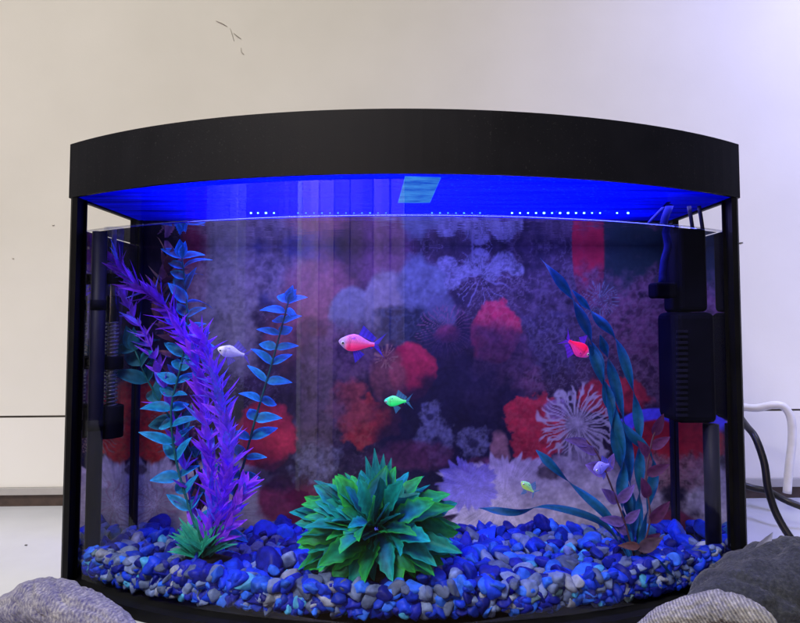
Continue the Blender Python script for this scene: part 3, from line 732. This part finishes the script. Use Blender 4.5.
# --- ribbon plant at the right
pr = empty('artificial_plant', at(637, 562, .530)); tag(pr, 'tall plant of twisted dark teal ribbon leaves on a dark base', 'plant', 'plastic plants in the gravel')
t = MB(); rock(t, at(637, 560, .532), (.022, .015, .013), (.008, .010, .022), 53); t.build('base', M['leaf'], pr)
def ribbon(mb, pix, W, turns, c1, c2, n=46, ph=0.0):
    P = stem_pts(pix, n); vs = []; fs = []; cs = []; m_ = 4
    for i in range(n):
        T = (P[min(i+1, n-1)] - P[max(i-1, 0)]).normalized(); A = T.cross(Vector((0, 1, 0))).normalized(); B = T.cross(A)
        t_ = i/(n-1); a = ph + turns*PI*t_; s = A*math.cos(a) + B*math.sin(a)*.9; nb = T.cross(s)
        wd = W*.5*(min(1, .35 + t_*4))*(1 - max(0, t_-.9)/.1*.85)
        f = .5 + .5*math.sin(a*2 + 1)
        for j in range(m_+1):
            q = 2*j/m_ - 1; vs.append(P[i] + s*(wd*q) + nb*(.18*wd*abs(q))); e = abs(q)*.6 + .4*f
            cs.append(tuple(c1[k]*(1-e) + c2[k]*e for k in range(3)))
    for i in range(n-1):
        for j in range(m_):
            b = i*(m_+1)+j; fs.append((b, b+1, b+m_+2, b+m_+1))
    mb.add(vs, fs, cs)
ra, rb = (.004, .06, .085), (.010, .10, .34)
rib = [([(634, 556, .53), (626, 490, .535), (614, 430, .54), (606, 385, .545), (592, 345, .55), (574, 300, .555), (540, 258, .56)], .0105, 6.5, 0),
       ([(636, 556, .53), (640, 500, .545), (639, 450, .55), (636, 400, .555), (618, 345, .56), (595, 315, .565), (572, 290, .565)], .0095, 6, .8),
       ([(632, 556, .528), (622, 500, .53), (622, 450, .535), (603, 380, .545), (584, 335, .55)], .0100, 4, 1.8),
       ([(634, 556, .532), (632, 500, .545), (626, 440, .555), (612, 370, .56), (600, 335, .56)], .0105, 4, .4),
       ([(638, 556, .530), (650, 500, .54), (652, 460, .545), (630, 432, .545), (608, 400, .55), (598, 370, .55)], .0095, 4, 2.4),
       ([(630, 556, .525), (606, 515, .525), (570, 482, .53), (536, 450, .54)], .0085, 2, .5),
       ([(628, 557, .522), (600, 522, .522), (548, 506, .525), (515, 512, .53), (478, 508, .54)], .0065, 2.2, .9)]
for k, (P, W, T, ph) in enumerate(rib):
    t = MB(); ribbon(t, P, W, T, jit(ra, .2), jit(rb, .3), ph=ph); t.build('ribbon_leaf', M['leaf'], pr)
t = MB(); ribbon(t, [(640, 556, .522), (655, 560, .510), (670, 572, .50), (680, 582, .497)], .0085, .6, (.005, .03, .09), (.008, .06, .2)); t.build('ribbon_leaf', M['leaf'], pr)
def oval_sprig(pix, spots, c1, c2):
    mb = MB(); P = stem_pts(pix, 14); mb.tube(P, .0008, 6, (.10, .05, .08))
    for f, ang, L, W in spots:
        p = P[int(f*13)]; leaf(mb, p, (math.cos(ang), -.25, math.sin(ang)), (0, -1, .35), L, W, jit(c1), jit(c2), .2, .2, 7, 4, prof=.8)
    return mb
oval_sprig([(634, 556, .526), (624, 520, .524), (612, 488, .522), (598, 455, .52), (586, 440, .52)], [(.98, 2.9, .024, .008), (.8, 2.7, .022, .008), (.62, 2.75, .020, .013), (.62, 1.2, .018, .008), (.45, .9, .022, .009), (.45, 2.4, .020, .010), (.3, 2.9, .024, .009), (.3, .8, .018, .008), (.18, 2.5, .02, .008)],
           (.10, .06, .22), (.16, .10, .50)).build('purple_sprig', M['leaf'], pr)
oval_sprig([(640, 556, .524), (650, 520, .522), (646, 480, .525), (650, 450, .53), (655, 430, .53)], [(.95, 1.2, .022, .009), (.8, .6, .02, .009), (.7, 2.2, .018, .009), (.55, .5, .022, .009), (.4, 1.9, .020, .010), (.3, .9, .026, .010), (.15, .7, .018, .009)],
           (.06, .015, .07), (.09, .025, .11)).build('brown_sprig', M['leaf'], pr)
t = MB(); leaf(t, at(638, 550, .515), (.85, -.2, .5), (0, -1, .4), .024, .011, (.05, .03, .06), (.08, .05, .08), .3, .2); leaf(t, at(640, 546, .515), (-.85, -.2, .1), (0, -1, .4), .02, .007, (.09, .04, .05), (.12, .06, .07), .3, .2); t.build('brown_sprig', M['leaf'], pr)

# ------------------------------------------------------------------ equipment
M['ctube'] = glass_mat('heater glass', 1.6, (.86, .88, .95))
M['coil'] = plain('heater coil', (.22, .23, .28), (.32, .32, .38), 300, .35, .05, 500, .5, .6)
M['ceramic'] = plain('pale ceramic core', (.24, .24, .28), (.3, .3, .35), 120, .5)
HD = .564
ht = empty('aquarium_heater', at(109, 410, HD)); tag(ht, 'glass tube heater with wire coil and black holders at the left end', 'heater')
hx = at(112, 330, HD).x
def vtube(mb, u, v0, v1, D, r, n=16, x=None):
    a, b = at(u, v0, D), at(u, v1, D); xx = at(u, (v0+v1)/2, D).x if x is None else x; mb.tube([(xx, D, a.z), (xx, D, b.z)], r, n)
t = MB(); vtube(t, 112, 228, 418, HD, .0088, 20, hx); t.build('glass_tube', M['ctube'], ht)
t = MB(); vtube(t, 112, 300, 412, HD, .0036, 12, hx); vtube(t, 112, 235, 300, HD, .0022, 10, hx); t.build('core', M['ceramic'], ht)
t = MB(); z0, z1 = at(109, 412, HD).z, at(109, 322, HD).z; k = 24*10
t.tube([(hx + .0056*math.cos(i*2*PI/10), HD + .0056*math.sin(i*2*PI/10), z0 + (z1-z0)*i/k) for i in range(k+1)], .0008, 6); t.build('coil', M['coil'], ht)
t = MB(); vtube(t, 112, 296, 322, HD, .006, 14, hx); t.build('switch_block', M['pipe'], ht)
for v0, v1, wd in ((356, 369, .0105), (405, 437, .0118), (274, 284, .0105)):
    t = MB(); vtube(t, 112, v0, v1, HD, wd, 20, hx); zz = at(109, (v0+v1)/2, HD).z
    t.box((hx - .013, HD - .004, zz - .003), (hx, HD + .02, zz + .003)); t.build('holder', M['filterbody'], ht, bevel=.0012)
# dark upright pipes in the two back corners
pp = empty('intake_pipe', at(97, 545, .549)); tag(pp, 'dark upright plastic pipe at the left end beside the heater', 'pipe', 'upright corner pipes')
t = MB(); vtube(t, 98, 232, 550, .549, .0064, 18, -HW + .0118); t.build('tube', M['pipe'], pp)
for v in (300, 420):
    t = MB(); vtube(t, 98, v, v + 10, .549, .0068, 18, -HW + .0118); t.build('collar', M['filterbody'], pp)
FD = .555
ff = empty('internal_filter', at(690, 425, FD)); tag(ff, 'black internal filter box with blue hose hanging at the right end', 'filter')
def vbox(mb, u0, u1, v0, v1, D0, D1):
    a, b = at(u0, v0, D0), at(u1, v1, D0); mb.box((a.x, D0, b.z), (b.x, D1, a.z))
t = MB(); vbox(t, 675, 719, 312, 424, FD - .012, FD + .03); t.build('body', M['filterbody'], ff, smooth=False, bevel=.006)
t = MB(); vbox(t, 679, 709, 228, 311.6, FD - .008, FD + .03); t.build('pump_head', M['filterbody'], ff, smooth=False, bevel=.004)
t = MB(); vbox(t, 656, 678.5, 282, 298, FD - .010, FD + .010); t.build('outlet', M['filterbody'], ff, smooth=False, bevel=.003)
t = MB()
for k in range(16):
    v = 330 + k*5.6; vbox(t, 677, 688, v, v + 2.6, FD - .0135, FD - .0118)
t.build('grille', M['pipe'], ff, smooth=False)
t = MB(); P = stem_pts([(662, 284, FD), (664, 262, FD), (668, 246, FD), (666, 234, FD), (664, 222, FD), (670, 205, FD)], 20); t.tube(P, .0034, 12); t.build('hose', M['hose'], ff)
t = MB()
for u in (690, 700):
    t.tube(spline([at(u - 1, 206, FD), at(u + 1, 218, FD), at(u + 3, 232, FD)], 6), .0018, 8)
t.build('hanger', M['pipe'], ff)
t = MB(); vtube(t, 709, 424, 548, .553, .0068, 18, HW - .0125); t.build('tube', M['pipe'], ff)
t = MB(); t.tube(spline([at(645, 227, .56), at(661, 210, .56), at(676, 195, .56)], 6), .0022, 10, squash=.6)
br = t.build('cover_bracket', M['hose'], tank)

# ------------------------------------------------------------------ fish
def make_fish(label, u, v, D, Lpx, ang, yaw, back, belly, fin, face=None, depth=.42, fl=1.0, slim=1.0):
    """a tetra: deep oval body, forked tail, dorsal and anal fin, in one mesh; nose towards local +x"""
    mb = MB(); L = Lpx/F*D; n, m_ = 40, 28
    prof_t = [0, .03, .08, .16, .28, .40, .52, .64, .76, .88, 1.0]
    prof_h = [.03, .12, .20, .31, .42, .46, .42, .33, .22, .13, .10]
    prof_c = [0, .0, .0, .01, .012, .0, -.005, 0, .005, .005, .0]
    vs = []; cs = []; fs = []
    for i in range(n+1):
        t = i/n; h = np.interp(t, prof_t, prof_h)*depth/.46*.5; cz = np.interp(t, prof_t, prof_c)
        w = h*.42*slim*(1.25 if t < .25 else 1)
        for j in range(m_):
            a = 2*PI*j/m_; yy = math.sin(a)*w; zz = math.cos(a)*h + cz
            vs.append((( .42 - t*.78), yy, zz))
            q = min(1, max(0, .5 + .75*math.cos(a))) ; q = q*q*(3-2*q)
            c = [belly[k]*(1-q) + back[k]*q for k in range(3)]
            if face and t < .26:
                f = 1 - max(0, (t-.14)/.12) if t > .14 else 1; c = [c[k]*(1-f) + face[k]*f for k in range(3)]
            if face is not None and .26 < t < .33 and abs(math.sin(a)) > .6: c = [x*.75 for x in c]
            sc_ = 1 + (.16 if (i + j) % 2 else -.14)*(1 if .24 < t < .92 else .2)
            cs.append(tuple(min(.97, x*sc_*(1 - .18*math.exp(-(math.cos(a)/.16)**2))) for x in c))
    for i in range(n):
        for j in range(m_):
            b = i*m_; fs.append((b+j, b+(j+1) % m_, b+m_+(j+1) % m_, b+m_+j))
    fs.append(tuple(range(m_))); fs.append(tuple(n*m_+j for j in range(m_))[::-1])
    mb.cur = 0; mb.add(vs, fs, cs)
    mb.cur = 1
    def fan(pts_in, pts_out, wob=.01):
        k = len(pts_in); V_ = []; C_ = []; R = 4
        for i in range(k):
            for r in range(R+1):
                f = r/R; p = [pts_in[i][q]*(1-f) + pts_out[i][q]*f for q in (0, 1)]
                V_.append((p[0], wob*math.sin(i*1.1)*f, p[1])); s = .8 + .4*(i % 2); C_.append(tuple(min(.95, fin[q]*s*(1 - .25*f)) for q in range(3)))
        mb.add(V_, [(i*(R+1)+r, i*(R+1)+r+1, (i+1)*(R+1)+r+1, (i+1)*(R+1)+r) for i in range(k-1) for r in range(R)], C_)
    k = 9
    for s in (1, -1):      # forked tail
        fan([(-.345 - .0*i, s*.045*(1 - i/(k-1))) for i in range(k)], [(-.345 - .28*(1 - .62*(i/(k-1))**.8) , s*(.275*(1 - i/(k-1)) + .01)) for i in range(k)])
    ztop = .24*depth/.46; fan([(.10 - .16*i/(k-1), ztop*(.92 - .1*i/(k-1))) for i in range(k)], [(.02 - .19*i/(k-1), ztop + .24*(1 - (i/(k-1))*.85)) for i in range(k)])
    fan([(.0 - .33*i/(k-1), -ztop*(.92 - .66*i/(k-1))) for i in range(k)], [(-.08 - .32*i/(k-1), -ztop*(.92 - .5*i/(k-1)) - .21*(1 - .72*i/(k-1))) for i in range(k)])
    fan([(-.27 - .03*i/4, .06) for i in range(5)], [(-.30 - .035*i/4, .105 - .02*i/4) for i in range(5)])      # adipose fin
    for s in (1, -1):      # pectoral fins
        V_ = [(.17, s*.07, -.075), (.09, s*.10, -.075), (.07, s*.11, -.10), (.09, s*.10, -.125), (.155, s*.065, -.095)]
        mb.add(V_, [(0, 1, 2), (0, 2, 3), (0, 3, 4)], [tuple(.5*belly[k] + .5*fin[k] for k in range(3))]*5)
    for s in (1, -1):      # eyes
        mb.cur = 2; e = iv*.042; mb.add([(.335 + p[0], s*.058*slim + p[1]*.7, .022 + p[2]) for p in e], [tuple(f) for f in if_], (.55, .6, .75))
        mb.cur = 3; e = iv*.026; mb.add([(.335 + p[0], s*(.058*slim + .016) + p[1]*.7, .022 + p[2]) for p in e], [tuple(f) for f in if_], (.01, .01, .015))
    Rm = Matrix.Rotation(ang, 4, 'Y') @ Matrix.Rotation(yaw, 4, 'Z')
    ctr = at(u, v, D)
    mb.v = [tuple(Rm @ (Vector(p)*L) + ctr) for p in mb.v]
    o = mb.build('fish', [M['fish'], M['fin'], M['eye'], M['pupil']], None, origin=ctr)
    tag(o, label, 'fish', 'small tetras swimming in the aquarium'); return o
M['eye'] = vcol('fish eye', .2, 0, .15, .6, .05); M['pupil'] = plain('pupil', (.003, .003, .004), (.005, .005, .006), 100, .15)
FL = [M['fish']]
# heading: ang rotates in the picture plane (PI = nose to the left)
make_fish('bright pink tetra with violet fins and pale face, facing left', 358, 343, .535, 46, PI + .10, -.2, (.92, .035, .26), (.62, .16, .60), (.07, .04, .85), (.40, .28, .66), .375)
make_fish('glowing green tetra in the middle of the tank, facing left', 396, 401, .54, 29, PI - .02, .25, (.02, .85, .22), (.12, .75, .30), (.06, .30, .55), (.05, .6, .45), .37)
make_fish('silvery white tetra with violet fins near the left plant, facing left', 232, 352, .54, 34, PI + .26, -.3, (.22, .20, .85), (.42, .42, .80), (.16, .12, .80), (.6, .6, .82), .36)
make_fish('hot pink red tetra swimming down to the right by ribbon leaves', 578, 348, .53, 35, .62, .25, (.90, .008, .10), (.62, .03, .36), (.20, .03, .70), (.5, .06, .5), .43)
make_fish('violet blue tetra hovering in front of the ribbon plant', 602, 467, .505, 27, PI - .15, -.5, (.10, .10, .85), (.20, .18, .85), (.10, .10, .80), (.18, .16, .8), .45)
make_fish('tiny yellow green fish above the gravel near pale coral', 528, 487, .545, 27, PI + .75, -.5, (.45, .72, .15), (.25, .65, .40), (.10, .35, .55), None, .30)

# ------------------------------------------------------------------ cables
def cable(name, mat, pix, r, label, n=50, sub=None):
    t = MB(); t.tube(spline([at(*p) if len(p) == 3 else Vector(p[3]) for p in pix], n), r, 12)
    return tag(t.build(name, mat, None), label, 'cable')
cable('power_cable', M['cable'], [(728, 400, .71), (745, 424, .66), (755, 437, .64), (764, 462, .63), (768, 488, .625), (776, 513, .62), (790, 537, .61), (806, 556, .60), (830, 575, .58)], .0037, 'thick black power cable curving down from the aquarium past its right side')
cable('power_cable', M['cable'], [(725, 478, .735), (750, 487, .73), (768, 491, .72), (785, 500, .70), (806, 508, .69), (840, 516, .68)], .0038, 'black power cable running level along the wall foot at the right')
cable('white_cable', M['whitecable'], [(742, 407, .775), (757, 408, .765), (773, 405, .755), (784, 407, .752), (791, 419, .75), (792, 440, .75), (789, 468, .75), (787, 493, .75)], .0048, 'white cable bent over and hanging down the wall at the right')

# ------------------------------------------------------------------ cloths
def cloth_mat(name, c1, c2, c3, wscale, rough, rot_, dist=3.0, wmix=.8):
    m, nt, out = new(name); p = N(nt, 'BsdfPrincipled'); tc = N(nt, 'TexCoord')
    mp = N(nt, 'Mapping'); mp.inputs['Rotation'].default_value = rot_; nt.links.new(tc.outputs['Object'], mp.inputs[0])
    wv = N(nt, 'TexWave'); wv.inputs['Scale'].default_value = wscale; wv.inputs['Distortion'].default_value = dist; wv.inputs['Detail'].default_value = 3; wv.inputs['Detail Scale'].default_value = 2.5
    nt.links.new(mp.outputs[0], wv.inputs[0])
    n = noise(nt, 380, 4, .6, mp.outputs[0]); n2 = noise(nt, 45, 4, .6, mp.outputs[0])
    mx = N(nt, 'Mix', data_type='FLOAT'); mx.inputs[0].default_value = wmix; nt.links.new(wv.outputs['Fac'], mx.inputs[2]); nt.links.new(n.outputs[0], mx.inputs[3])
    mx2 = N(nt, 'Mix', data_type='FLOAT'); mx2.inputs[0].default_value = .3; nt.links.new(mx.outputs[0], mx2.inputs[2]); nt.links.new(n2.outputs[0], mx2.inputs[3])
    nt.links.new(ramp(nt, mx2.outputs[0], [(.32, c1), (.5, c2), (.66, c3)]), p.inputs['Base Color'])
    nt.links.new(bump(nt, mx.outputs[0], .8, .0016), p.inputs['Normal']); p.inputs['Roughness'].default_value = rough; p.inputs['Specular IOR Level'].default_value = .2
    try: p.inputs['Sheen Weight'].default_value = .15
    except Exception: pass
    nt.links.new(p.outputs[0], out.inputs[0]); return m
M['lin'] = cloth_mat('patterned cloth', (.05, .045, .14), (.16, .155, .22), (.32, .31, .34), 120, .85, (0, .5, .55), 3, .86)
M['fleece'] = cloth_mat('dark grey fleece', (.012, .014, .020), (.026, .029, .038), (.05, .054, .064), 70, .95, (0, 0, .4), 9, .97)
M['weave'] = cloth_mat('pale woven cloth', (.07, .07, .09), (.18, .175, .19), (.34, .33, .32), 150, .8, (0, .6, .3), 1.5, .75)
M['fluff'] = plain('blue grey tag cloth', (.16, .17, .26), (.24, .25, .36), 200, .9)
def heap(mb, pix, rads, squash=.85, n=90, m_=56, wr=.0004, seed=1):
    """a soft roll: its upper silhouette follows the given sight lines"""
    P = spline([at(*p) for p in pix], n); R = [v.x for v in spline([(r, 0, 0) for r in rads], n)]
    nz2 = Noise2(seed); vs = []; fs = []
    for i in range(n):
        T = (P[min(i+1, n-1)] - P[max(i-1, 0)]).normalized(); A = T.cross(Vector((0, 0, 1))).normalized(); B = A.cross(T)
        c = P[i] - B*R[i]*squash
        for j in range(m_):
            a = 2*PI*j/m_; cr_ = (1 - abs(math.sin(2.5*a + .11*i + 1.3*math.sin(i*.13 + seed))))**5
            k = 1 + (float(nz2(np.array(i*.22), np.array(j*.55 + 20)))-.5)*.14 - .16*cr_ + wr/max(R[i], .004)*math.sin(i*.9 + j*1.7)
            p = c + A*math.cos(a)*R[i]*k + B*math.sin(a)*R[i]*squash*k
            vs.append((p.x, p.y, max(.0012, p.z)))
    for i in range(n-1):
        for j in range(m_): fs.append((i*m_+j, i*m_+(j+1) % m_, (i+1)*m_+(j+1) % m_, (i+1)*m_+j))
    fs.append(tuple(range(m_))[::-1]); fs.append(tuple((n-1)*m_+j for j in range(m_)))
    mb.add(vs, fs)
cl = empty('folded_cloth', at(40, 610, .47)); cl.location.z = 0; tag(cl, 'rolled pale cloth with thin violet lines before the left corner', 'cloth')
t = MB(); heap(t, [(-40, 640, .50), (-12, 608, .495), (8, 593, .49), (28, 581, .485), (46, 579, .48), (68, 586, .47), (88, 595, .462), (106, 605, .455), (124, 619, .445), (148, 645, .435)], [.010, .015, .018, .019, .019, .018, .017, .014, .010, .006]); t.build('roll', M['lin'], cl)
cr = empty('folded_blanket', at(760, 600, .47)); cr.location.z = 0; tag(cr, 'dark grey fleece blanket bundled before the right corner, pale woven edge showing', 'blanket')
t = MB(); heap(t, [(672, 618, .465), (698, 598, .47), (720, 577, .478), (744, 561, .485), (768, 549, .49), (790, 543, .49), (815, 543, .49), (850, 548, .49), (900, 560, .49)], [.010, .020, .030, .038, .043, .045, .045, .042, .03], seed=3); t.build('fleece', M['fleece'], cr)
t = MB(); heap(t, [(626, 640, .428), (652, 614, .430), (676, 602, .430), (698, 595, .428), (718, 592, .425), (738, 596, .42), (756, 604, .415), (772, 617, .41), (786, 640, .405)], [.006, .009, .012, .014, .015, .014, .012, .009, .006], seed=5); t.build('woven_edge', M['weave'], cr)
t = MB(); leaf(t, at(752, 560, .50), (.75, 0, .85), (0, -1, .3), .030, .010, (1, 1, 1), (1, 1, 1), .2, .4); t.build('corner_tip', M['fluff'], cr)

# ------------------------------------------------------------------ light
W = bpy.data.worlds.new('World'); SC.world = W; W.use_nodes = True
bg = W.node_tree.nodes['Background']; bg.inputs[0].default_value = (.9, .93, 1.0, 1); bg.inputs[1].default_value = .07
def area(name, loc, target, size, power, col, sy=None, spread=None):
    l = bpy.data.lights.new(name, 'AREA'); l.energy = power; l.color = col; l.size = size
    if sy: l.shape = 'RECTANGLE'; l.size_y = sy
    if spread: l.spread = spread
    o = bpy.data.objects.new(name, l); COL.objects.link(o); o.location = loc
    o.rotation_euler = (Vector(target) - Vector(loc)).to_track_quat('-Z', 'Y').to_euler(); return o
area('ceiling_lamp', (-.5, -.05, 2.1), (-.1, .75, .4), 1.0, 23, (1, 1, .88))
area('reflection_fill', (-1.0, -1.0, 2.3), (-1.0, -2.4, .6), .8, 235, (1, .96, .92))  # added lamp: brightens the unseen wall so its panels reflect in the glass
area('lilac_fill', (1.15, .25, 1.5), (.84, .83, .72), .35, 6.5, (.42, .44, 1), spread=math.radians(62))  # added lamp that tints the upper right of the wall lilac
area('diode_light', (.04, .575, .3435), (.04, .58, 0), .46, 1.2, (.30, .28, 1), .06)

SC.view_settings.view_transform = 'Standard'; SC.view_settings.look = 'None'; SC.view_settings.exposure = 0; SC.view_settings.gamma = 1
SC.render.engine = 'CYCLES'
SC.cycles.max_bounces = 10; SC.cycles.transparent_max_bounces = 24; SC.cycles.glossy_bounces = 5; SC.cycles.diffuse_bounces = 3
SC.cycles.caustics_reflective = False; SC.cycles.caustics_refractive = False
SC.cycles.use_denoising = True; SC.cycles.sample_clamp_indirect = 6
